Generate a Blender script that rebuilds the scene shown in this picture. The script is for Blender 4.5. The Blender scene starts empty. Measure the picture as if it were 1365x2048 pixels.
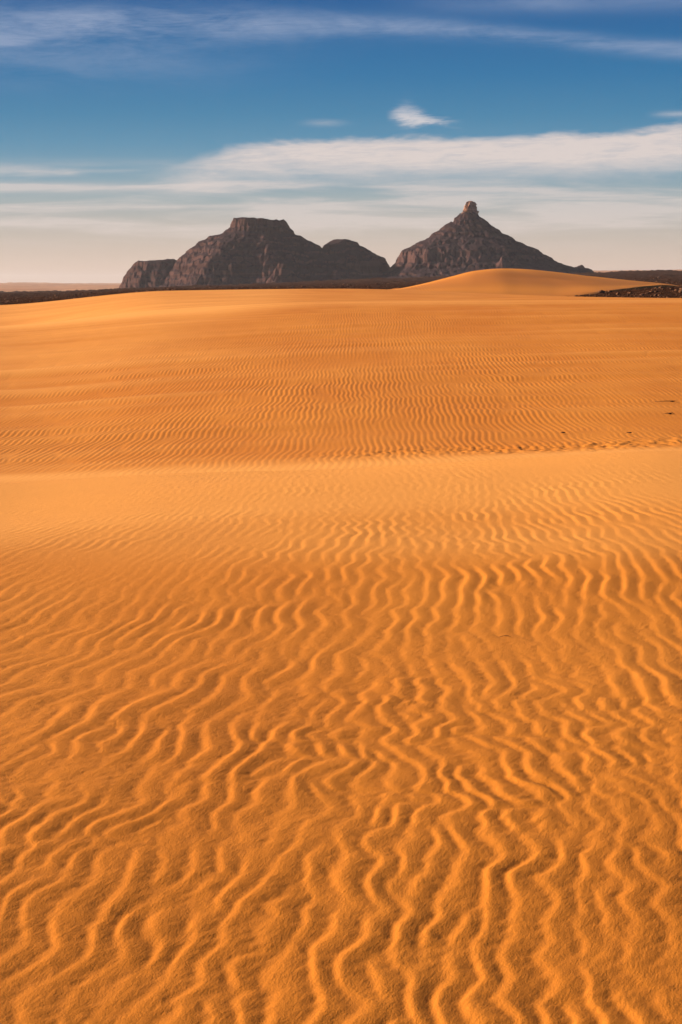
import bpy, math, random
import numpy as np
from mathutils import Vector

random.seed(7)
C = bpy.context.scene.collection
SC = bpy.context.scene

# ------------------------------------------------------------------ camera
FPX = 3982.0                       # 70 mm lens on a 36 mm tall frame, 2048 px tall
HY = 568.0                         # picture row of the eye-level horizon
PITCH = math.atan((1024 - HY) / FPX)
cam_d = bpy.data.cameras.new("camera")
cam = bpy.data.objects.new("camera", cam_d)
C.objects.link(cam)
cam.location = (0, 0, 0)
cam.rotation_euler = (math.pi / 2 - PITCH, 0, 0)
cam_d.sensor_fit = 'VERTICAL'
cam_d.sensor_height = 36
cam_d.lens = 70
cam_d.clip_start = 0.1
cam_d.clip_end = 60000
cam_d.dof.use_dof = True
cam_d.dof.focus_distance = 40
cam_d.dof.aperture_fstop = 20
SC.camera = cam

# ------------------------------------------------------------------ light
SUN_EL = math.radians(21)
SUN_AZ = math.radians(-71)         # measured from +Y, negative = left of the view
sd = bpy.data.lights.new("sun", 'SUN')
sd.energy = 5.0
sd.angle = math.radians(0.6)
sd.color = (1.0, 0.80, 0.60)
sun = bpy.data.objects.new("sun", sd)
C.objects.link(sun)
sdir = Vector((math.sin(SUN_AZ) * math.cos(SUN_EL), math.cos(SUN_AZ) * math.cos(SUN_EL), math.sin(SUN_EL)))
sun.rotation_euler = sdir.to_track_quat('Z', 'Y').to_euler()

SC.view_settings.view_transform = 'Standard'
SC.view_settings.look = 'None'
SC.view_settings.gamma = 1
SC.view_settings.use_curve_mapping = False
SC.view_settings.exposure = 0.92
EXPO = 2 ** 0.92


def lin(r, g, b):
    def f(c):
        c /= 255.0
        return c / 12.92 if c <= 0.04045 else ((c + 0.055) / 1.055) ** 2.4
    return (f(r), f(g), f(b), 1.0)


# ---- tiny node maths language
class N:
    nt = None

    def __init__(self, s):
        self.s = s

    @staticmethod
    def op(o, *a, clamp=False):
        n = N.nt.nodes.new("ShaderNodeMath")
        n.operation = o
        n.use_clamp = clamp
        for i, v in enumerate(a):
            if isinstance(v, N):
                N.nt.links.new(v.s, n.inputs[i])
            else:
                n.inputs[i].default_value = v
        return N(n.outputs[0])

    def __add__(s, o): return N.op('ADD', s, o)
    def __radd__(s, o): return N.op('ADD', o, s)
    def __sub__(s, o): return N.op('SUBTRACT', s, o)
    def __rsub__(s, o): return N.op('SUBTRACT', o, s)
    def __mul__(s, o): return N.op('MULTIPLY', s, o)
    def __rmul__(s, o): return N.op('MULTIPLY', o, s)
    def __truediv__(s, o): return N.op('DIVIDE', s, o)


def sstep(a, b, x):
    n = N.nt.nodes.new("ShaderNodeMapRange")
    n.interpolation_type = 'SMOOTHSTEP'
    n.inputs['From Min'].default_value = a
    n.inputs['From Max'].default_value = b
    N.nt.links.new(x.s, n.inputs['Value'])
    return N(n.outputs['Result'])


def gauss(x, c, w):
    """exp(-((x-c)/w)^2)"""
    t = (x - c) / w
    return N.op('POWER', 2.71828, (t * t) * -1.0)


def combine(x, y, z=0.0):
    n = N.nt.nodes.new("ShaderNodeCombineXYZ")
    for i, v in enumerate((x, y, z)):
        if isinstance(v, N):
            N.nt.links.new(v.s, n.inputs[i])
        else:
            n.inputs[i].default_value = v
    return N(n.outputs[0])


def noise(vec, scale=1.0, detail=6, rough=0.55, dist=0.0, lac=2.0):
    n = N.nt.nodes.new("ShaderNodeTexNoise")
    N.nt.links.new(vec.s, n.inputs['Vector'])
    n.inputs['Scale'].default_value = scale
    n.inputs['Detail'].default_value = detail
    n.inputs['Roughness'].default_value = rough
    n.inputs['Distortion'].default_value = dist
    n.inputs['Lacunarity'].default_value = lac
    return N(n.outputs['Fac'])


def mix(fac, a, b):
    n = N.nt.nodes.new("ShaderNodeMix")
    n.data_type = 'RGBA'
    ins = [i for i in n.inputs if i.type == 'RGBA']
    f = n.inputs[0]
    if isinstance(fac, N):
        N.nt.links.new(fac.s, f)
    else:
        f.default_value = fac
    for k, v in enumerate((a, b)):
        if isinstance(v, N):
            N.nt.links.new(v.s, ins[k])
        else:
            ins[k].default_value = v
    return N([o for o in n.outputs if o.type == 'RGBA'][0])


def ramp(fac, stops, interp='LINEAR'):
    n = N.nt.nodes.new("ShaderNodeValToRGB")
    N.nt.links.new(fac.s, n.inputs[0])
    cr = n.color_ramp
    cr.interpolation = interp
    while len(cr.elements) < len(stops):
        cr.elements.new(0.5)
    for e, (p, c) in zip(cr.elements, stops):
        e.position = p
        e.color = c
    return N(n.outputs[0])


def el_of(Y):
    return math.atan((1024 - Y) / FPX) - PITCH


def VY(Y):                          # picture row -> linear elevation row used by the sky
    return HY - el_of(Y) * FPX


world = bpy.data.worlds.new("World")
SC.world = world
world.use_nodes = True
N.nt = world.node_tree
N.nt.nodes.clear()
tc = N.nt.nodes.new("ShaderNodeTexCoord")
sp = N.nt.nodes.new("ShaderNodeSeparateXYZ")
N.nt.links.new(tc.outputs['Generated'], sp.inputs[0])
dx, dy, dz = (N(sp.outputs[i]) for i in range(3))
az = N.op('ARCTAN2', dx, dy)
el = N.op('ARCSINE', dz)
U = az * FPX + 682.5
V = HY - el * FPX
# clear-air gradient (thin dusty layer near the horizon, deep blue above), continuing to the zenith
E0, E1 = -0.03, 0.42


def ep(Y):
    return (el_of(Y) - E0) / (E1 - E0)


SKY = [(0.0, (224, 188, 162)), (ep(568), (226, 190, 163)), (ep(520), (212, 190, 172)), (ep(460), (190, 182, 172)),
       (ep(400), (156, 172, 176)), (ep(345), (118, 158, 178)), (ep(290), (86, 144, 176)), (ep(230), (60, 130, 170)),
       (ep(150), (32, 115, 165)), (ep(60), (22, 102, 158)), (ep(0), (20, 93, 152)), (0.62, (22, 78, 140)), (1.0, (18, 64, 122))]


def ex(c):
    l = lin(*c)
    return (l[0] / EXPO, l[1] / EXPO, l[2] / EXPO, 1)


base = ramp((el - E0) / (E1 - E0), [(p, ex(c)) for p, c in SKY])
# cirrus
n_w = noise(combine(U * 0.0042, V * 0.016, 3.1), 1.0, 7, 0.6, 0.6)        # long wispy fibres
n_f = noise(combine(U * 0.010 + V * 0.012, V * 0.045, 7.7), 1.0, 6, 0.62, 0.8)
n_l = noise(combine(U * 0.0016, V * 0.006, 1.3), 1.0, 3, 0.5, 0.3)
n_g = noise(combine(U * 0.016 + V * 0.035, V * 0.16, 9.1), 1.0, 7, 0.68, 1.2)
n_h = noise(combine(U * 0.0028 + V * 0.002, V * 0.035, 12.3), 1.0, 5, 0.5, 0.4)
CREAM = ex((226, 212, 206))
LAV = ex((140, 160, 192))
WHITE = ex((232, 222, 220))
# high lavender veil, wide on the left and thinning to a streak on the right
cl = VY(50) + (U - 400) * (U - 400) * 0.00006
veil = gauss(V, VY(100), 62.0) * sstep(760.0, 60.0, U) * (0.10 + sstep(0.3, 0.75, n_w) * 0.7 + (n_g - 0.5) * 0.7) * 0.75
t1 = (V - (cl + (n_l - 0.5) * 40.0)) / (16.0 + sstep(1000.0, 200.0, U) * 16.0)
streak = N.op('POWER', 2.71828, t1 * t1 * -1.0) * (0.05 + sstep(0.25, 0.8, n_w) * 0.9 + (n_g - 0.4) * 0.9) * sstep(-500.0, 250.0, U)
s2 = gauss(V, VY(88), 9.0) * sstep(120.0, 30.0, U) * n_f * 1.3
s3 = gauss(V, VY(8), 20.0) * sstep(700.0, 1150.0, U) * n_w * 0.8
lavm = N.op('MINIMUM', veil + streak * 0.9 + s2 + s3, 0.85)
col = mix(lavm, base, LAV)
# long cream bank above the mountains
top = VY(286) - (U - 480) * 0.022 - gauss(U, 1400.0, 170.0) * 14.0 - gauss(U, 800.0, 170.0) * 6.0 + sstep(520.0, 300.0, U) * 42.0 + (n_w - 0.5) * 46.0 + (n_f - 0.5) * 30.0
bank = sstep(-7.0, 16.0, V - top) * sstep(98.0, 34.0, (V - top) + (n_f - 0.5) * 46.0 - sstep(700.0, 1300.0, U) * 12.0) * sstep(200.0, 620.0, U + (n_w - 0.5) * 420.0)
bank = bank * (0.10 + n_f * 0.75 + n_g * 0.85)
# faint layered veils below it
lay = sstep(0.36, 0.70, n_h) * sstep(VY(310), VY(370), V) * sstep(VY(520), VY(430), V) * (0.2 + n_g * 1.1)
lay2 = gauss(V, VY(377) + (n_l - 0.5) * 16.0, 9.0) * sstep(420.0, 150.0, U) * (0.2 + n_f * 0.6)
# small comma wisp
wl = (V - (VY(236) + (U - 830) * 0.13 + (n_f - 0.5) * 50.0 + (n_g - 0.5) * 26.0)) / (5.0 + gauss(U, 815.0, 32.0) * 12.0)
wisp = N.op('POWER', 2.71828, wl * wl * -1.0) * sstep(768.0, 805.0, U) * sstep(930.0, 835.0, U) * (n_f * 0.9 + n_g * 0.6)
wisp2 = gauss(V, VY(246), 6.0) * gauss(U, 650.0, 35.0) * n_g * 0.45 + gauss(V, VY(233), 6.0) * sstep(1270.0, 1340.0, U) * n_g * 0.6
col = mix(N.op('MINIMUM', lay + lay2, 0.6), col, CREAM)
col = mix(N.op('MINIMUM', bank + 0.0, 0.92), col, CREAM)
col = mix(N.op('MINIMUM', wisp * 0.9 + wisp2, 0.9), col, WHITE)
bg = N.nt.nodes.new("ShaderNodeBackground")
N.nt.links.new(col.s, bg.inputs['Color'])
bg.inputs['Strength'].default_value = 1.0
wo = N.nt.nodes.new("ShaderNodeOutputWorld")
N.nt.links.new(bg.outputs[0], wo.inputs['Surface'])


# ------------------------------------------------------------------ helpers
def pchip(xk, yk, x, axis=0):
    """monotone cubic through (xk, yk); yk may carry more axes behind the first"""
    xk = np.asarray(xk, float)
    yk = np.asarray(yk, float)
    h = np.diff(xk)
    hs = h.reshape((-1,) + (1,) * (yk.ndim - 1))
    d = np.diff(yk, axis=0) / hs
    m = np.zeros_like(yk)
    m[0] = d[0]
    m[-1] = d[-1]
    if len(xk) > 2:
        w1 = 2 * hs[1:] + hs[:-1]
        w2 = hs[1:] + 2 * hs[:-1]
        a, b = d[:-1], d[1:]
        ok = a * b > 0
        den = w1 / np.where(ok, a, 1) + w2 / np.where(ok, b, 1)
        m[1:-1] = np.where(ok, (w1 + w2) / np.where(ok, den, 1), 0)
    x = np.clip(np.asarray(x, float), xk[0], xk[-1])
    i = np.clip(np.searchsorted(xk, x, side='right') - 1, 0, len(xk) - 2)
    t = (x - xk[i]) / h[i]
    if yk.ndim > 1:
        sh = (-1,) + (1,) * (yk.ndim - 1)
        t = t.reshape(sh)
        hh = h[i].reshape(sh)
    else:
        hh = h[i]
    t2, t3 = t * t, t * t * t
    return (2 * t3 - 3 * t2 + 1) * yk[i] + (t3 - 2 * t2 + t) * hh * m[i] + (-2 * t3 + 3 * t2) * yk[i + 1] + (t3 - t2) * hh * m[i + 1]


def elev(Y):
    """z per metre of forward distance for picture row Y"""
    v = (np.asarray(Y, float) - 1024) / FPX
    return (-math.sin(PITCH) - math.cos(PITCH) * v) / (math.cos(PITCH) - math.sin(PITCH) * v)


def sm(a, b, x):
    t = np.clip((x - a) / (b - a), 0, 1)
    return t * t * (3 - 2 * t)


def fft_noise(seed, nx, ny, sx, sy, lx, ly, slope=None, rot=0.0):
    """periodic gaussian-filtered noise, std 1; sx, sy = metres per cell, lx, ly = correlation lengths"""
    r = np.random.default_rng(seed)
    f = np.fft.fft2(r.standard_normal((ny, nx)))
    kx = np.fft.fftfreq(nx, sx)[None, :]
    ky = np.fft.fftfreq(ny, sy)[:, None]
    c, s = math.cos(rot), math.sin(rot)
    k1, k2 = kx * c + ky * s, -kx * s + ky * c
    if slope is None:
        f = f * np.exp(-((k1 * lx) ** 2 + (k2 * ly) ** 2) * 4)
    else:
        kk = np.sqrt((k1 * lx) ** 2 + (k2 * ly) ** 2)
        f = f / (1 + kk) ** slope
    f[0, 0] = 0
    o = np.fft.ifft2(f).real
    return o / o.std()


class Tile:
    def __init__(self, data, sx, sy, ox=0.0, oy=0.0):
        self.d, self.sx, self.sy, self.ox, self.oy = data, sx, sy, ox, oy

    def __call__(self, x, y):
        ny, nx = self.d.shape
        u = (x + self.ox) / self.sx
        v = (y + self.oy) / self.sy
        i0 = np.floor(u).astype(int)
        j0 = np.floor(v).astype(int)
        fu, fv = u - i0, v - j0
        i1, j1 = (i0 + 1) % nx, (j0 + 1) % ny
        i0 %= nx
        j0 %= ny
        d = self.d
        return (d[j0, i0] * (1 - fu) + d[j0, i1] * fu) * (1 - fv) + (d[j1, i0] * (1 - fu) + d[j1, i1] * fu) * fv


def ripple_field(seed, nx, ny, sx, sy, lam, theta, sth, bw):
    """complex wave train: band-passed noise of wavelength lam whose crests lean theta from +Y"""
    r = np.random.default_rng(seed)
    f = np.fft.fft2(r.standard_normal((ny, nx)) + 1j * r.standard_normal((ny, nx)))
    kx = np.fft.fftfreq(nx, sx)[None, :]
    ky = np.fft.fftfreq(ny, sy)[:, None]
    k = np.hypot(kx, ky) + 1e-9
    th = np.arctan2(ky, kx)
    k0 = 1.0 / lam
    w = np.exp(-((k - k0) / (bw * k0)) ** 2 / 2) * np.exp(-((th - theta) / sth) ** 2 / 2)
    o = np.fft.ifft2(f * w)
    o /= np.sqrt((np.abs(o) ** 2).mean())
    return Tile(o, sx, sy)


_p = np.linspace(0, 1, 512, endpoint=False)


def make_profile(lee, blur):
    q = np.clip(_p / lee, 0, 1)
    pr = np.where(_p < lee, 0.45 * q + 0.55 * q * q * (3 - 2 * q), 1 - np.clip((_p - lee) / (1 - lee), 0, 1) ** 1.35)
    k = np.exp(-(np.minimum(_p, 1 - _p) / blur) ** 2)
    k /= k.sum()
    pr = np.fft.ifft(np.fft.fft(pr) * np.fft.fft(k)).real
    return (pr - pr.min()) / (pr.max() - pr.min())


def prof(phase, table):
    u = (phase / (2 * math.pi)) % 1.0 * 512
    i = np.floor(u).astype(int) % 512
    f = u - np.floor(u)
    return table[i] * (1 - f) + table[(i + 1) % 512] * f


def tri(p):
    return np.arcsin(np.sin(p) * 0.97) / 1.33


def grid_object(name, P, mat, kind='structure', parent=None, attrs=None, flip=False):
    h, w = P.shape[:2]
    me = bpy.data.meshes.new(name)
    me.vertices.add(h * w)
    me.vertices.foreach_set("co", np.ascontiguousarray(P, dtype=np.float32).ravel())
    idx = np.arange(h * w).reshape(h, w)
    q = np.stack([idx[:-1, :-1], idx[:-1, 1:], idx[1:, 1:], idx[1:, :-1]], -1).reshape(-1, 4)
    if flip:
        q = q[:, ::-1]
    n = len(q)
    me.loops.add(n * 4)
    me.loops.foreach_set("vertex_index", np.ascontiguousarray(q, dtype=np.int32).ravel())
    me.polygons.add(n)
    me.polygons.foreach_set("loop_start", np.arange(0, n * 4, 4, dtype=np.int32))
    me.polygons.foreach_set("use_smooth", np.ones(n, dtype=bool))
    if attrs:
        for k, v in attrs.items():
            a = me.attributes.new(k, 'FLOAT', 'POINT')
            a.data.foreach_set("value", np.ascontiguousarray(v, dtype=np.float32).ravel())
    me.update(calc_edges=True)
    me.materials.append(mat)
    o = bpy.data.objects.new(name, me)
    C.objects.link(o)
    if kind:
        o["kind"] = kind
    if parent:
        o.parent = parent
    return o


def columns(half_dense, n, reach, n_side):
    d = np.linspace(-half_dense, half_dense, n)
    step = d[1] - d[0]
    g = np.geomspace(step, reach - half_dense, n_side)
    return np.concatenate([-(half_dense + g)[::-1], d, half_dense + g])


def new_mat(name):
    m = bpy.data.materials.new(name)
    m.use_nodes = True
    N.nt = m.node_tree
    N.nt.nodes.clear()
    out = N.nt.nodes.new("ShaderNodeOutputMaterial")
    b = N.nt.nodes.new("ShaderNodeBsdfPrincipled")
    N.nt.links.new(b.outputs[0], out.inputs['Surface'])
    b.inputs['Specular IOR Level'].default_value = 0.15
    b.inputs['Roughness'].default_value = 0.97
    geo = N.nt.nodes.new("ShaderNodeNewGeometry")
    pos = N(geo.outputs['Position'])
    s = N.nt.nodes.new("ShaderNodeSeparateXYZ")
    N.nt.links.new(pos.s, s.inputs[0])
    nrm = N.nt.nodes.new("ShaderNodeSeparateXYZ")
    N.nt.links.new(geo.outputs['Normal'], nrm.inputs[0])
    return m, b, pos, N(s.outputs[0]), N(s.outputs[1]), N(s.outputs[2]), N(nrm.outputs[2])


def set_bump(b, h, dist, strength=1.0, chain=None):
    n = N.nt.nodes.new("ShaderNodeBump")
    n.inputs['Distance'].default_value = dist
    n.inputs['Strength'].default_value = strength
    N.nt.links.new(h.s, n.inputs['Height'])
    N.nt.links.new(n.outputs[0], b.inputs['Normal'])
    return n


def attr(name):
    n = N.nt.nodes.new("ShaderNodeAttribute")
    n.attribute_name = name
    return N(n.outputs['Fac'])


# ------------------------------------------------------------------ materials
SAND_A = (0.74, 0.272, 0.030, 1)
SAND_B = (0.64, 0.207, 0.016, 1)
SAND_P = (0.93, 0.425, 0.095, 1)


def sand_material(name, fine=True):
    m, b, pos, x, y, z, nz = new_mat(name)
    big = noise(combine(x * 0.25, y * 0.08), 1.0, 4, 0.5)
    c = mix(sstep(0.3, 0.7, big), SAND_B, SAND_A)
    patch = noise(combine(x * 1.1, y * 0.5, 3.0), 1.0, 5, 0.6)
    c = mix(sstep(0.45, 0.75, patch) * 0.30, c, (0.50, 0.15, 0.012, 1))
    if fine:
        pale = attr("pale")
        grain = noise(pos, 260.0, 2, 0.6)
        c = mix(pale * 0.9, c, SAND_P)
        dark = attr("trough_shade") * (0.55 + grain * 0.5)  # shade between ripples, mixed in as a darker colour
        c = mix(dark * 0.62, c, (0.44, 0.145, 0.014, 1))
        # wind lineation: hair-fine ripples running obliquely over the big ones
        u = x * 0.92 - y * 0.39
        v = x * 0.39 + y * 0.92
        wob = noise(combine(x * 9.0, y * 5.0), 1.0, 2, 0.5)
        n1 = noise(combine(u * 80.0 + wob * 4.0, v * 20.0, wob * 2.0), 1.0, 4, 0.65, 0.1)
        n2 = noise(pos, 34.0, 3, 0.6)
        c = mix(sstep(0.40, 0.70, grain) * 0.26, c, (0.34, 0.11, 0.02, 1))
        set_bump(b, n1 * 0.55 + n2 * 0.30 + grain * 0.55, 0.0046)
    else:
        g = noise(combine(x * 2.0, y * 0.5), 1.0, 4, 0.6)
        pale = attr("pale")
        c = mix(0.22, c, (0.42, 0.13, 0.012, 1))
        c = mix(pale * 0.9, c, SAND_P)
        c = mix(g * 0.2, c, (0.44, 0.145, 0.014, 1))
        grain = noise(pos, 20.0, 3, 0.6)
        set_bump(b, grain, 0.008)
    N.nt.links.new(c.s, b.inputs['Base Color'])
    return m


def far_ripple_material():
    m, b, pos, x, y, z, nz = new_mat("far_dune_sand")
    big = noise(combine(x * 0.02, y * 0.006), 1.0, 3, 0.5)
    c = mix(sstep(0.3, 0.7, big), (0.50, 0.165, 0.020, 1), (0.56, 0.20, 0.026, 1))  # darker sand tones carry the front slope's shade
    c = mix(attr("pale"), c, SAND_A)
    N.nt.links.new(c.s, b.inputs['Base Color'])
    wob = noise(combine(x * 0.12, y * 0.02), 1.0, 3, 0.5)
    w = N.op('SINE', x * 16.0 + wob * 34.0)
    set_bump(b, w * sstep(0.3, 0.6, noise(combine(x * 0.03, y * 0.01, 5.0), 1.0, 2, 0.5)), 0.016)
    return m


def rock_material(name, talus, cliff, strata=0.11, base_z=0.0):
    m, b, pos, x, y, z, nz = new_mat(name)
    b.inputs['Specular IOR Level'].default_value = 0.0
    warp = noise(combine(x * 0.01, y * 0.01, z * 0.01), 1.0, 3, 0.5)
    st = noise(combine(warp * 1.5, 0.0, z * strata), 1.0, 5, 0.7)
    med = noise(pos, 0.06, 6, 0.65)
    fine = noise(pos, 0.35, 5, 0.7)
    steep = sstep(0.80, 0.52, nz + (med - 0.5) * 0.25)
    t = mix(sstep(0.35, 0.65, med), talus, tuple(v * 0.7 for v in talus[:3]) + (1,))
    cl = mix(sstep(0.40, 0.62, st), cliff, tuple(v * 0.5 for v in cliff[:3]) + (1,))
    c = mix(steep * (0.35 + st * 0.8), t, cl)
    c = mix(sstep(0.60, 0.72, fine) * 0.4, c, cliff)
    c = mix(sstep(0.45, 0.3, fine) * 0.18, c, (0.035, 0.024, 0.023, 1))
    N.nt.links.new(c.s, b.inputs['Base Color'])
    set_bump(b, fine * 0.25 + med * 0.6 + st * 0.8, 0.8)
    return m


def stony_material():
    m, b, pos, x, y, z, nz = new_mat("stony_ground")
    n1 = noise(combine(x * 0.8, y * 0.35), 1.0, 6, 0.75)
    n2 = noise(combine(x * 0.02, y * 0.004), 1.0, 5, 0.6)
    n3 = noise(combine(x * 0.12, y * 0.03, 4.0), 1.0, 5, 0.65)
    b.inputs['Specular IOR Level'].default_value = 0.0
    c = mix(sstep(0.48, 0.70, n1), (0.042, 0.019, 0.011, 1), (0.130, 0.056, 0.027, 1))
    c = mix(sstep(0.50, 0.70, n3) * 0.55, c, (0.012, 0.007, 0.005, 1))
    c = mix(sstep(0.58, 0.72, n2) * 0.3, c, (0.14, 0.055, 0.022, 1))
    N.nt.links.new(c.s, b.inputs['Base Color'])
    set_bump(b, n1 + n3, 0.5)
    return m


def simple_mat(name, c1, c2, scale, bump):
    m, b, pos, x, y, z, nz = new_mat(name)
    n = noise(pos, scale, 5, 0.6)
    N.nt.links.new(mix(sstep(0.35, 0.65, n), c1, c2).s, b.inputs['Base Color'])
    set_bump(b, n, bump)
    return m


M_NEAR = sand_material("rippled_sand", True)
M_MID = sand_material("dune_sand", False)
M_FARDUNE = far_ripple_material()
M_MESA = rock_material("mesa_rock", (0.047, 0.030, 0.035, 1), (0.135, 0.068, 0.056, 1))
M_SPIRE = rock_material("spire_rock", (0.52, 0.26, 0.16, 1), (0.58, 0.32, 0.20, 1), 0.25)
M_STONY = stony_material()
M_FAR = simple_mat("far_sand", (0.50, 0.26, 0.13, 1), (0.40, 0.19, 0.09, 1), 0.004, 20.0)
M_ROCKS = simple_mat("loose_rock", (0.05, 0.024, 0.013, 1), (0.19, 0.085, 0.042, 1), 0.9, 0.1)
M_TWIG = simple_mat("weathered_stalk", (0.055, 0.028, 0.016, 1), (0.11, 0.055, 0.028, 1), 30.0, 0.003)

XK = [-1600, -700, 0, 340, 682, 1024, 1365, 2065, 3000]     # picture columns the heights are set at


def surface(dk, rows, y, X):
    """rows: picture rows, one list of 5 per distance (columns 0, 340, 682, 1024, 1365)"""
    T = []
    for d, r in zip(dk, rows):
        r = list(r)
        full = [r[0] + (r[0] - r[1]) * 0.5, r[0] + (r[0] - r[1]) * 0.5, *r, r[-1], r[-1]]
        T.append(np.array([d * elev(v) for v in full]))
    T = np.array(T)                                    # (nd, nX)
    Z = pchip(np.log(dk), T, np.log(y))                # (ny, nX)
    return pchip(XK, Z.T, X).T                         # (ny, nx)


# ------------------------------------------------------------------ near dune
NEAR_D = [2.0, 3.2, 4.2, 5.4, 7.6, 10.0, 12.6, 15.0, 17.0, 20.0, 24.0, 28.0]
NEAR_Y = [[3600] * 5, [2600] * 5, [2056, 2054, 2050, 2046, 2040], [1655, 1654, 1650, 1645, 1638], [1308, 1304, 1300, 1294, 1288],
          [1118, 1110, 1100, 1092, 1084], [1034, 1018, 1003, 990, 978], [985, 968, 954, 939, 924],
          [966, 949, 935, 919, 904], [968, 953, 941, 928, 915], [990, 978, 968, 958, 945], [1000, 990, 980, 970, 958]]

PR_NEAR = make_profile(0.31, 0.095)
PR_MID = make_profile(0.40, 0.09)

nx_, ny_, sx_, sy_ = 1024, 1280, 0.0125, 0.0165
LAM = 0.081
F = [ripple_field(11, nx_, ny_, sx_, sy_, LAM, math.radians(-a), math.radians(10), 0.17) for a in (-11, 9, 27)]
Z1 = ripple_field(21, nx_, ny_, sx_, sy_, 0.46, math.radians(72), math.radians(16), 0.22)      # zigzag kinks
Z3 = ripple_field(26, nx_, ny_, sx_, sy_, 0.62, math.radians(74), math.radians(12), 0.28)
FF = ripple_field(29, nx_, ny_, sx_, sy_, 0.088, 0.0, math.radians(5), 0.14)
Z2 = ripple_field(25, nx_, ny_, sx_, sy_, 0.22, math.radians(66), math.radians(20), 0.25)
SEC = ripple_field(28, nx_, ny_, sx_, sy_, 0.048, math.radians(-58), math.radians(22), 0.25)
NL = Tile(fft_noise(31, 512, 512, 0.06, 0.06, 0.9, 0.9), 0.06, 0.06)
NM = Tile(fft_noise(32, 1024, 1024, 0.015, 0.015, 0.10, 0.16), 0.015, 0.015)
NS = Tile(fft_noise(33, 1024, 1024, 0.01, 0.01, 0.018, 0.028, rot=0.4), 0.01, 0.01)


NE = Tile(fft_noise(34, 512, 512, 0.04, 0.04, 0.30, 0.42, rot=-0.4), 0.04, 0.04)


def near_ripples(x, y):
    zm = sm(-1.2, 1.4, NE(x + 4, y))
    xw = x + (0.007 + 0.016 * zm) * tri(np.angle(Z1(x, y))) + 0.009 * (1.2 - zm) * tri(np.angle(Z2(x, y))) + 0.010 * NM(x, y)
    lean = 3.0 - 6.0 * x + 3.0 * (y - 5.2) + 4.5 * NL(x, y)        # degrees, positive = crests lean right with distance
    lean = np.clip(lean, -12, 30)
    tot = 0
    ws = 0
    for f, a in zip(F, (-11, 9, 27)):
        w = np.exp(-((lean - a) / 11.0) ** 2) + 0.02
        tot = tot + w * f(xw, y)
        ws = ws + w * w
    tot = tot / np.sqrt(ws)
    # farther up the slope the trains are longer, calmer and fan out to the left
    fan = 0.09 - 0.085 * x + 0.09 * np.logaddexp(0, (-x - 0.5) * 5) / 5
    xf = x - fan * np.where(y > 8, 5.0 * (1 - np.exp(-(y - 8.0) / 5.0)), y - 8.0) + 0.020 * NL(x + 3, y * 0.8) + 0.016 * tri(np.angle(Z3(x, y))) + 0.006 * NM(x, y)
    w = sm(5.3, 7.4, y + 0.35 * NL(x, y + 7))
    tot = (tot * (1 - w) + FF(xf, y) * w) / np.sqrt(w * w + (1 - w) ** 2)
    A = np.abs(tot)
    amp = A * A / (A * A + 0.22) * 1.1 * np.clip(0.92 + 0.28 * NE(x, y), 0.25, 1.5)
    p = prof(-np.angle(tot) * -1.0, PR_NEAR)
    return p * amp, p


y = np.concatenate([np.geomspace(2.0, 4.0, 50, endpoint=False), np.geomspace(4.0, 17.8, 830, endpoint=False), np.geomspace(17.8, 28.0, 40)])
t = columns(0.222, 660, 0.9, 30)
X = 682.5 + FPX * t
Z = surface(NEAR_D, NEAR_Y, y, X)
xx = y[:, None] * t[None, :]
yy = np.broadcast_to(y[:, None], xx.shape)
rip, crest = near_ripples(xx, yy)
side = np.clip(1 - (np.abs(t) - 0.222) / 0.12, 0, 1)[None, :]
row = (1 - 0.48 * sm(9.3, 10.6, yy - 0.25 * xx + 0.30 * NL(xx * 0.7 + 5, yy)) - 0.22 * sm(10.8, 13.0, yy) - 0.10 * sm(13, 15.5, yy))
H = (0.0056 + 0.0004 * sm(6, 8, yy)) * rip * row * side * (0.85 + 0.25 * NL(xx + 9, yy))
H += 0.0007 * SEC(xx, yy).real * side * row * (1.1 - crest) * sm(9.5, 7.0, yy)
H += 0.0014 * NM(xx + 3, yy) * side * row * (1 - 0.7 * sm(7, 9.5, yy))
H += 0.00055 * NS(xx, yy) * side * row * (1 - crest * 0.7)
H += 0.010 * NL(xx * 0.5, yy * 0.5)
pale = sm(8.2, 12.5, yy + 0.5 * NL(xx * 0.5, yy) - xx * 0.25) * 0.70  # crest band's stronger light and haze painted as paler sand
trough_shade = (1 - crest) * row * sm(11, 6, yy)  # shade of the troughs painted into the sand, fading with distance
P = np.stack([xx, yy, Z + H], -1)
grid_object("foreground_dune", P, M_NEAR, attrs={"pale": pale, "trough_shade": trough_shade})

# ------------------------------------------------------------------ middle dune
MID_D = [27.0, 34, 40, 50, 62, 78, 92, 105, 116, 135, 165, 200, 240, 290, 400]
MID_Y = [[1002, 992, 982, 972, 960], [962, 948, 932, 917, 905], [920, 904, 890, 881, 872], [846, 822, 804, 797, 791],
         [774, 748, 731, 723, 717], [708, 684, 668, 660, 655], [672, 645, 628, 623, 620], [656, 629, 611, 608, 606],
         [653, 619, 603, 601, 600], [665, 618, 604.5, 602, 599.5], [652, 606, 597, 597, 597.5], [620, 590, 585, 591, 596],
         [611, 581.5, 577.5, 589, 600], [618, 600, 600, 605, 615], [640, 625, 625, 625, 625]]
nx2, ny2, sx2, sy2 = 2048, 1024, 0.03, 0.14
G = [ripple_field(41 + i, nx2, ny2, sx2, sy2, 0.130, math.radians(-a), math.radians(1.3), 0.09) for i, a in enumerate((0.0,))]
GW = Tile(fft_noise(56, 512, 1024, 0.12, 0.15, 2.6, 2.6), 0.12, 0.15)
GZ = ripple_field(47, nx2, ny2, sx2, sy2, 2.6, math.radians(80), math.radians(14), 0.42)
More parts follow.
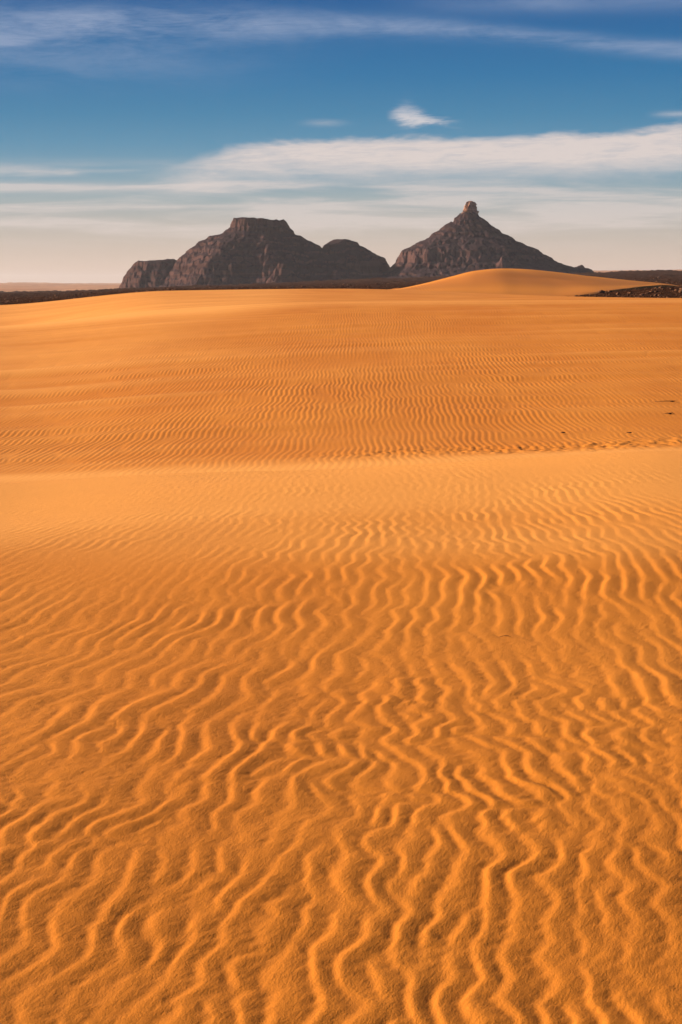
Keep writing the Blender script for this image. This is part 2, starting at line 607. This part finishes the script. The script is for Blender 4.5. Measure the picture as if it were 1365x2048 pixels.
GL = Tile(fft_noise(51, 512, 512, 0.2, 0.6, 3.0, 5.0), 0.2, 0.6)
GB = Tile(fft_noise(52, 256, 1024, 0.5, 0.15, 6.0, 1.3, rot=0.05), 0.5, 0.15)
GP = Tile(fft_noise(53, 1024, 512, 0.05, 0.05, 0.10, 0.16), 0.05, 0.05)


def mid_base(y, X):
    return surface(MID_D, MID_Y, y, X)


y = np.concatenate([np.geomspace(27.0, 33.5, 16, endpoint=False), np.geomspace(33.5, 118, 440, endpoint=False),
                    np.geomspace(118, 400, 90)])
t = columns(0.190, 1060, 0.9, 30)
X = 682.5 + FPX * t
Z = mid_base(y, X)
xx = y[:, None] * t[None, :]
yy = np.broadcast_to(y[:, None], xx.shape)
band = GB(xx, yy)
xw = xx + 0.024 * tri(np.angle(GZ(xx, yy))) - (0.013 - 0.0024 * np.clip(xx, -12, 12)) * (yy - 60) + 0.030 * GW(xx, yy)
tot = G[0](xw, yy)
A = np.abs(tot)
amp = 1 - np.exp(-(A / 0.38) ** 2)
p = prof(np.angle(tot), PR_MID)
side = np.clip(1 - (np.abs(t) - 0.190) / 0.06, 0, 1)[None, :]
foot = sm(34.5, 38.5, yy + 0.6 * GL(xx + 8, yy))
top_fade = 1 - 0.35 * sm(85, 114, yy + xx * 0.0) - 0.4 * sm(116, 140, yy)
H = 0.0082 * p * amp * side * (0.25 + 0.75 * foot) * top_fade * (1.0 + 0.22 * GL(xx + 20, yy))
H += 0.020 * band * sm(36, 45, yy) * sm(130, 100, yy)
# churned, trampled strip in the hollow
churn = np.exp(-((yy - 36.9 - 0.05 * xx + 0.5 * GL(xx, yy + 40)) / 1.5) ** 2) * sm(-1.5, 2.5, xx)
cp = GP(xx, yy)
H -= 0.012 * churn * side * np.clip(cp - 0.15, 0, 2)
H += 0.011 * churn * side * GP(xx + 11, yy + 4)
pale = np.clip(0.85 * sm(37.5, 34.5, yy), 0, 1) * 0.8 + (0.5 + 0.3 * sm(0, -10, xx)) * sm(96, 113, yy) * sm(124, 116, yy) + 0.15 * sm(120, 140, yy) + 0.08 * (p - 0.5) + 0.10 * band + 0.42 * sm(-1.0, -9.0, xx) * sm(46, 75, yy)  # light on the ridge and the left-hand glow painted as paler sand
P = np.stack([xx, yy, Z + H], -1)
grid_object("middle_dune", P, M_MID, attrs={"pale": np.clip(pale, 0, 1)})

# ------------------------------------------------------------------ stony plain, far sands
PL_D = [180, 285, 500, 1000, 1800, 3000, 3300, 3700]
PL_Y = [[640, 630, 630, 630, 625], [616, 592, 586, 593, 579], [606, 586, 580, 581, 575], [596, 580, 574, 568, 564],
        [588, 578, 568, 558, 552], [586, 576, 562, 552, 543.5], [584, 577, 563, 553, 544.5], [600, 590, 580, 570, 560]]
PN = [Tile(fft_noise(61, 512, 512, 1.2, 3.0, 6, 14, slope=2.2), 1.2, 3.0), Tile(fft_noise(62, 512, 512, 0.5, 1.0, 1.2, 1.8), 0.5, 1.0)]


def plain_z(y, t):
    X = 682.5 + FPX * t
    Z = surface(PL_D, PL_Y, y, X)
    xx = y[:, None] * t[None, :]
    yy = np.broadcast_to(y[:, None], xx.shape)
    k = sm(180, 320, yy)
    return xx, yy, Z + k * (0.07 * PN[0](xx, yy) * (1 + yy / 300.0) + 0.07 * PN[1](xx, yy) * sm(1500, 600, yy) + 0.8 * sm(600, 2500, yy) * PN[0](xx * 0.1, yy * 0.05))


y = np.geomspace(180, 3700, 240)
t = columns(0.19, 380, 0.9, 30)
xx, yy, Z = plain_z(y, t)
grid_object("stony_plain", np.stack([xx, yy, Z], -1), M_STONY)

FS_D = [2900, 3500, 5000, 8000, 9500, 13000, 20000, 45000]
FS_Y = [[600, 590, 585, 575, 566], [586, 584, 575, 560, 548], [578, 576, 570, 556, 544.5], [571, 571, 568, 553, 541.0],
        [569.5, 570, 568, 552, 540.5], [568, 568, 568, 556, 546], [567.5, 567.5, 567.5, 560, 553], [568.0, 568, 568, 567, 566]]
FN = Tile(fft_noise(71, 512, 512, 30, 60, 260, 420), 30, 60)
FN2 = Tile(fft_noise(72, 512, 512, 16, 60, 70, 200, slope=1.8), 16, 60)
y = np.geomspace(2900, 45000, 140)
t = columns(0.19, 300, 0.9, 30)
X = 682.5 + FPX * t
Z = surface(FS_D, FS_Y, y, X)
xx = y[:, None] * t[None, :]
yy = np.broadcast_to(y[:, None], xx.shape)
k = sm(3300, 6000, yy) * sm(30000, 12000, yy)
Z = Z + k * (3.2 * np.maximum(FN(xx, yy), -0.6) + 1.4 * FN2(xx, yy))
grid_object("far_sand_flats", np.stack([xx, yy, Z], -1), M_FAR)

# ------------------------------------------------------------------ orange dune in front of the peak
XD = [760, 800, 850, 900, 950, 1000, 1040, 1100, 1170, 1250, 1325, 1370]
YC = [586, 578.5, 566.5, 553.5, 541.5, 537, 538, 543, 551.5, 560, 567.5, 574]
DC = [290, 296, 305, 315, 325, 335, 345, 358, 375, 405, 450, 480]
YF = [588, 581, 585, 588, 591, 592, 592.5, 592, 586, 577, 570, 575]
DF = [252, 252, 252, 252, 252, 252, 254, 258, 268, 305, 400, 470]
Xs = np.linspace(760, 1370, 330)
yc = pchip(XD, YC, Xs); dc = pchip(XD, DC, Xs); yf = pchip(XD, YF, Xs); df = pchip(XD, DF, Xs)
zc = dc * elev(yc)
zf = df * elev(yf)
s = np.linspace(-0.25, 2.3, 150)[:, None]
depth = df + (dc - df) * np.where(s < 1, s, 1 + (s - 1) * 1.2)
fr = 1 - np.clip(1 - s, 0, 2) ** 1.3
bk = 1 - np.clip(s - 1, 0, 2) ** 1.7 * 1.3
prf = np.where(s < 1, fr, bk)
zz = zf + (zc - zf) * prf
zz = np.where(s < 0, zf + s * 8.0, zz)
xx = depth * ((Xs - 682.5) / FPX)[None, :]
DN = Tile(fft_noise(81, 256, 256, 0.8, 1.5, 5, 9), 0.8, 1.5)
zz = zz + 0.05 * DN(xx, depth) * np.clip(np.minimum(s * 3, np.abs(1 - s) * 3 + 0.2), 0, 1)
grid_object("orange_dune", np.stack([xx, depth, zz], -1), M_FARDUNE, attrs={"pale": np.clip(np.exp(-((s - 1) / 0.22) ** 2) + 0.7 * np.exp(-((s - 0.15) / 0.12) ** 2) + 0 * xx, 0, 1)})  # sunlight on crest and foot painted as lighter sand

# ------------------------------------------------------------------ mountains
MD = 3000.0                        # distance of the massif
MPX = MD / FPX                     # metres per picture pixel there


def zpx(Y):
    return MD * elev(Y)


def cone(x, y, xc, yc, left, right, spurs=(), seed=0, yscale=1.0, gully=0.14):
    """height of a hill whose left / right outline runs through the given picture points"""
    px = (xc - 682.5) * MPX
    dx = x - px
    dyy = (y - yc) * yscale
    r = np.hypot(dx, dyy) + 1e-6
    ang = np.arctan2(dyy, dx)
    rng = np.random.default_rng(seed)
    mod = np.zeros_like(r)
    for k, a in ((3, .45), (5, .6), (8, .75), (13, .7), (21, .5), (34, .3)):
        ph = rng.uniform(0, 6.28)
        wig = 0.5 * np.sin(r / 34.0 + rng.uniform(0, 6))
        mod += a * (1 - 2 * np.abs(np.sin(0.5 * (k * ang + ph + wig)))) / (k ** 0.35) * 0.9
    sa = np.abs(np.sin(ang)) * 0.85 + 0.15
    grow = np.clip(r / 60.0, 0, 1)
    re = r * (1 - gully * mod * sa * grow)
    for (a0, w, st) in spurs:
        dang = (ang - math.radians(a0) + math.pi) % (2 * math.pi) - math.pi
        re = re * (1 - st * np.exp(-(dang / math.radians(w)) ** 2) * grow)
    lr = [(abs(a - xc) * MPX, zpx(b)) for a, b in left]
    rr = [(abs(a - xc) * MPX, zpx(b)) for a, b in right]

    def ev(pts):
        pts = sorted(pts)
        xs = [p[0] for p in pts]
        zs = [p[1] for p in pts]
        z = np.interp(re, xs, zs)
        return np.where(re > xs[-1], zs[-1] - (re - xs[-1]) * 0.6, z)
    w = 0.5 * (1 + dx / r)
    w = w * w * (3 - 2 * w)
    return ev(lr) * (1 - w) + ev(rr) * w


def terraces(z, x, y, ntile, seed):
    per = 10.5
    off = 2.5 * ntile(x * 0.25, y * 0.25)
    u = (z + off) / per
    f = u - np.floor(u)
    g = np.floor(u) + sm(0.30, 0.72, f)
    zt = g * per - off
    return z * 0.64 + zt * 0.36


MN1 = Tile(fft_noise(91, 512, 512, 1.0, 1.0, 14, 14, slope=2.4), 1.0, 1.0)
MN2 = Tile(fft_noise(92, 512, 512, 0.7, 0.7, 2.0, 2.0, slope=2.0), 0.7, 0.7)


def mountain(name, X0, X1, yfront, yback, nxm, nym, fn, kids=()):
    xs = np.linspace((X0 - 682.5) * MPX, (X1 - 682.5) * MPX, nxm)
    ys = np.linspace(MD - yfront, MD + yback, nym)
    x, y = np.meshgrid(xs, ys)
    ridged = 1 - np.abs(MN1(x, y))
    x2 = x + 0.6 * MN2(x, y)
    y2 = y + 2.0 * MN1(x, y)
    z = fn(x2, y2)
    z = terraces(z, x, y, MN1, 3)
    # vertical exposures: chop the cliffs into buttresses
    z = z + 0.14 * MN2(x, y) + 0.5 * (ridged - 0.3)
    return grid_object(name, np.stack([x, y, z], -1), M_MESA)


def massif(x, y):
    a = cone(x, y, 521, MD + 10,
             [(470, 436), (466, 441), (462, 454), (455, 461), (441, 469), (416, 475), (398, 485), (376, 502), (360, 517), (350, 529), (336, 548), (318, 568), (300, 584)],
             [(573, 440), (577, 450), (592, 468), (612, 477), (633, 489), (650, 499), (700, 528), (760, 560), (790, 580)],
             spurs=((-118, 14, .11), (-80, 9, .05)), seed=4, yscale=1.12, gully=0.05)
    b = cone(x, y, 330, MD + 40,
             [(275, 521), (268, 526), (262, 535), (252, 546), (244, 560), (236, 579)],
             [(352, 519), (366, 521), (420, 560), (470, 600)],
             seed=8, yscale=0.9, gully=0.06)
    c = cone(x, y, 684, MD + 25,
             [(668, 477), (655, 486), (646, 494), (622, 512), (590, 545), (560, 580)],
             [(700, 477.5), (714, 485), (728, 495), (746, 504), (762, 513), (772, 518), (778, 530), (786, 548), (795, 566)],
             spurs=((-100, 14, .15),), seed=12, yscale=1.1, gully=0.06)
    d = cone(x, y, 571, MD - 150,
             [(567, 528), (560, 536), (552, 549), (541, 566)],
             [(577, 530), (588, 541), (604, 556), (625, 572)],
             seed=16, yscale=1.3, gully=0.12)
    e = cone(x, y, 676, MD - 105,
             [(671, 541), (664, 548), (652, 562)], [(683, 543), (692, 552), (705, 566)], seed=18, yscale=0.9, gully=0.22)
    return np.maximum.reduce([a, b, c, d, e])


def peak(x, y):
    a = cone(x, y, 936, MD,
             [(930, 424), (920, 428), (914, 430), (905, 441), (884, 455), (868, 466), (846, 481), (822, 492), (808, 499), (799, 507), (789, 528), (775, 541), (752, 552), (724, 561)],
             [(943, 424), (950, 427), (958, 433), (972, 444), (990, 458), (1011, 471), (1040, 487), (1056, 492), (1078, 504), (1098, 516), (1114, 527), (1136, 533), (1165, 541), (1200, 552)],
             spurs=((-133, 11, .10), (-62, 8, .06)), seed=23, yscale=1.05, gully=0.035)
    b = cone(x, y, 1160, MD + 5, [(1155, 531), (1147, 534), (1120, 545)], [(1163, 531), (1176, 538), (1188, 545), (1205, 556)], seed=29, yscale=1.0, gully=0.08)
    c = cone(x, y, 822, MD - 30, [(812, 500), (803, 506), (790, 528), (772, 543), (748, 554), (722, 563)], [(835, 498), (870, 528), (905, 566)], seed=31, yscale=1.0, gully=0.16)
    d = cone(x, y, 992, MD - 122, [(987, 517), (978, 531), (962, 552)], [(997, 519), (1012, 538), (1030, 556)], seed=37, yscale=0.9, gully=0.2)
    return np.maximum.reduce([a, b, c, d])


mesa = mountain("flat_topped_mountain", 215, 800, 190, 110, 600, 210, massif)
mesa["label"] = "long dark mountain with a flat-topped mesa summit and a lower rounded hump on its right"
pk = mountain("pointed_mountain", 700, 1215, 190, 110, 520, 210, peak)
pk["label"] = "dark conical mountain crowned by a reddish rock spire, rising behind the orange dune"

# the rock tower on the summit
nr, na = 46, 72
th = np.linspace(0, 2 * math.pi, na, endpoint=False)
hh = np.linspace(0, 1, nr)[:, None]
R = pchip([0, .15, .4, .65, .82, .93, 1.0], [13.2, 11.6, 10.8, 9.6, 7.8, 4.8, 0.05], hh[:, 0])[:, None]
rs = np.random.default_rng(5)
fl = np.zeros((nr, na))
for k, a in ((2, .05), (3, .07), (5, .07), (9, .07), (14, .06), (23, .045)):
    fl += a * (1 - 2 * np.abs(np.sin(0.5 * k * th[None, :] + rs.uniform(0, 6) + 0.5 * np.sin(hh * 7 + rs.uniform(0, 6)))))
fl += 0.03 * np.sin(hh * 40 + 2 * np.sin(th * 3)) + 0.02 * np.sin(hh * 75 + th * 2)
rr = 0.93 * R * (1 + 2.0 * fl)
cx0 = (936.5 - 682.5) * MPX
zb = zpx(428)
zt = zpx(401.5)
top = zb + (zt - zb) * hh + 0 * th[None, :]
top = top + 0.5 * np.sin(th * 2 + 1.0)[None, :] * hh ** 3 * np.clip(R / 8, 0, 1)
Pn = np.stack([cx0 + rr * np.cos(th) * 1.02 + hh * 1.6, MD + rr * np.sin(th), top], -1)
Pn = np.concatenate([Pn, Pn[:, :1]], 1)
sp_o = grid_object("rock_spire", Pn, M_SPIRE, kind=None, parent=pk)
sp_o["label"] = "reddish sunlit rock tower on the summit"

# ------------------------------------------------------------------ loose rocks on the stony plain
rg = np.random.default_rng(99)
ico_v = []
g_ = (1 + 5 ** .5) / 2
for a, b_, c_ in ((-1, g_, 0), (1, g_, 0), (-1, -g_, 0), (1, -g_, 0), (0, -1, g_), (0, 1, g_), (0, -1, -g_), (0, 1, -g_), (g_, 0, -1), (g_, 0, 1), (-g_, 0, -1), (-g_, 0, 1)):
    ico_v.append((a, b_, c_))
ico_v = np.array(ico_v) / np.linalg.norm(ico_v[0])
ico_f = np.array([(0, 11, 5), (0, 5, 1), (0, 1, 7), (0, 7, 10), (0, 10, 11), (1, 5, 9), (5, 11, 4), (11, 10, 2), (10, 7, 6), (7, 1, 8),
                  (3, 9, 4), (3, 4, 2), (3, 2, 6), (3, 6, 8), (3, 8, 9), (4, 9, 5), (2, 4, 11), (6, 2, 10), (8, 6, 7), (9, 8, 1)])
NR = 17000
ry = np.exp(rg.uniform(math.log(215), math.log(1500), NR))
rt = rg.uniform(-0.2, 0.2, NR)
rx = ry * rt
# height by the same formula, sampled row by row
yu = np.geomspace(180, 3700, 500)
tu = np.linspace(-0.2, 0.2, 400)
_, _, Zt = plain_z(yu, tu)
fi = np.interp(np.log(ry), np.log(yu), np.arange(500))
fj = np.interp(rt, tu, np.arange(400))
rz = Zt[np.clip(fi.round().astype(int), 0, 499), np.clip(fj.round().astype(int), 0, 399)]
sz = 0.04 + rg.gamma(0.75, 0.080, NR) * (0.6 + ry / 900)
sc = np.stack([sz * rg.uniform(.8, 1.5, NR), sz * rg.uniform(.8, 1.5, NR), sz * rg.uniform(.45, .8, NR)], -1)
V_ = ico_v[None] * (1 + 0.22 * rg.standard_normal((NR, 12, 1))) * sc[:, None, :]
V_ = V_ + np.stack([rx, ry, rz + sc[:, 2] * 0.25], -1)[:, None, :]
Fa = (ico_f[None] + (np.arange(NR) * 12)[:, None, None]).reshape(-1, 3)
me = bpy.data.meshes.new("loose_rocks")
me.vertices.add(NR * 12)
me.vertices.foreach_set("co", V_.astype(np.float32).ravel())
me.loops.add(len(Fa) * 3)
me.loops.foreach_set("vertex_index", Fa.astype(np.int32).ravel())
me.polygons.add(len(Fa))
me.polygons.foreach_set("loop_start", np.arange(0, len(Fa) * 3, 3, dtype=np.int32))
me.update(calc_edges=True)
me.materials.append(M_ROCKS)
ro = bpy.data.objects.new("loose_rubble", me)
C.objects.link(ro)
ro["kind"] = "stuff"


# ------------------------------------------------------------------ small dry stalks lying on the sand
def tube(name, pts, radii, mat, parent, seg=7):
    vs, fs = [], []
    for i, (p, r) in enumerate(zip(pts, radii)):
        p = Vector(p)
        a = Vector(pts[max(i - 1, 0)])
        b = Vector(pts[min(i + 1, len(pts) - 1)])
        d = (b - a).normalized()
        s1 = d.cross(Vector((0, 0, 1))).normalized()
        s2 = d.cross(s1)
        for k in range(seg):
            an = 2 * math.pi * k / seg
            vs.append(p + (s1 * math.cos(an) + s2 * math.sin(an)) * r * (1 + 0.15 * math.sin(k * 2.3 + i)))
    for i in range(len(pts) - 1):
        for k in range(seg):
            a0 = i * seg + k
            a1 = i * seg + (k + 1) % seg
            fs.append((a0, a1, a1 + seg, a0 + seg))
    fs.append(tuple(range(seg))[::-1])
    fs.append(tuple(range((len(pts) - 1) * seg, len(pts) * seg)))
    me = bpy.data.meshes.new(name)
    me.from_pydata(vs, [], fs)
    for q in me.polygons:
        q.use_smooth = True
    me.materials.append(mat)
    o = bpy.data.objects.new(name, me)
    C.objects.link(o)
    o.parent = parent
    return o


def clod(name, r, mat, parent, loc, seed):
    rr_ = random.Random(seed)
    vs = [Vector(v) * (1 + rr_.uniform(-.25, .25)) for v in ico_v]
    vs = [Vector((v.x * r[0], v.y * r[1], v.z * r[2])) + Vector(loc) for v in vs]
    me = bpy.data.meshes.new(name)
    me.from_pydata(vs, [], [tuple(f) for f in ico_f])
    me.materials.append(mat)
    o = bpy.data.objects.new(name, me)
    C.objects.link(o)
    o.parent = parent
    return o


def find_depth(Xp, Yp, table_d, table_y, lo, hi):
    ds = np.linspace(lo, hi, 600)
    z = surface(table_d, table_y, ds, np.array([Xp, Xp + 1.0]))[:, 0]
    e = z / ds - elev(Yp)
    i = int(np.argmax(e > 0))
    return float(ds[i]), float(z[i])


STALKS = [  # picture place, stalk length left / right of its root, clump size, label
    (1346, 805, 36, 8, (0.060, 0.04, 0.020), "longest dark dry stalk lying on the rippled dune, uppermost of four near its right edge"),
    (1341, 829, 12, 9, (0.045, 0.04, 0.020), "short knobbly dark stalk on the rippled dune, just below the longest one"),
    (1127, 868, 5, 5, (0.050, 0.03, 0.013), "stubby dark stalk low on the rippled dune, farthest left of the four"),
    (1262, 868.5, 10, 3, (0.035, 0.03, 0.011), "thin faint stalk low on the rippled dune, between the stub and the knobbly one"),
]
for k, (Xp, Yp, L, Rr, cs, lab) in enumerate(STALKS):
    d, z = find_depth(Xp, Yp, MID_D, MID_Y, 34, 80)
    e = bpy.data.objects.new("dry_stalk", None)
    C.objects.link(e)
    e.location = (d * (Xp - 682.5) / FPX, d, z + 0.012)
    e["label"] = lab
    e["category"] = "dry stalk"
    e["group"] = "dark dry stalks lying on the dune"
    m = d / FPX
    pts = [(-L * m, 0.02, 0.004), (-L * m * .66, -0.015, 0.014), (-L * m * .33, 0.01, 0.018), (0, 0, 0.02), (Rr * m * .6, 0.01, 0.022), (Rr * m, -0.01, 0.012)]
    tube("stem", pts, [0.004, 0.006, 0.008, 0.010, 0.007, 0.004], M_TWIG, e)
    clod("root_clump", cs, M_TWIG, e, (0, 0, 0.015), k + 3)
d, z = find_depth(1017, 1279, NEAR_D, NEAR_Y, 4, 14)
e = bpy.data.objects.new("plant_scrap", None)
C.objects.link(e)
e.location = (d * (1017 - 682.5) / FPX, d, z + 0.010)
e["label"] = "tiny brown plant scrap lying in a trough between foreground ripples"
e["category"] = "plant scrap"
tube("stem", [(-0.025, 0, 0.0), (-0.010, 0.004, 0.003), (0.006, 0, 0.004), (0.018, 0.003, 0.001)], [0.0008, 0.0013, 0.0015, 0.0008], M_TWIG, e)

# ------------------------------------------------------------------ air
hz = bpy.data.materials.new("haze")
hz.use_nodes = True
nt = hz.node_tree
nt.nodes.clear()
o_ = nt.nodes.new("ShaderNodeOutputMaterial")
pv = nt.nodes.new("ShaderNodeVolumePrincipled")
pv.inputs['Color'].default_value = (0.92, 0.90, 0.93, 1)
pv.inputs['Density'].default_value = 2.8e-5
pv.inputs['Anisotropy'].default_value = 0.2
nt.links.new(pv.outputs[0], o_.inputs['Volume'])
x0, x1, y0_, y1_, z0, z1 = -42000, 42000, -200, 46000, -260, 200
me = bpy.data.meshes.new("haze")
me.from_pydata([(a, b, c) for a in (x0, x1) for b in (y0_, y1_) for c in (z0, z1)], [],
               [(0, 1, 3, 2), (4, 6, 7, 5), (0, 4, 5, 1), (2, 3, 7, 6), (0, 2, 6, 4), (1, 5, 7, 3)])
me.materials.append(hz)
ho = bpy.data.objects.new("haze", me)
C.objects.link(ho)
ho["kind"] = "stuff"
SC.cycles.volume_bounces = 0
SC.cycles.max_bounces = 6
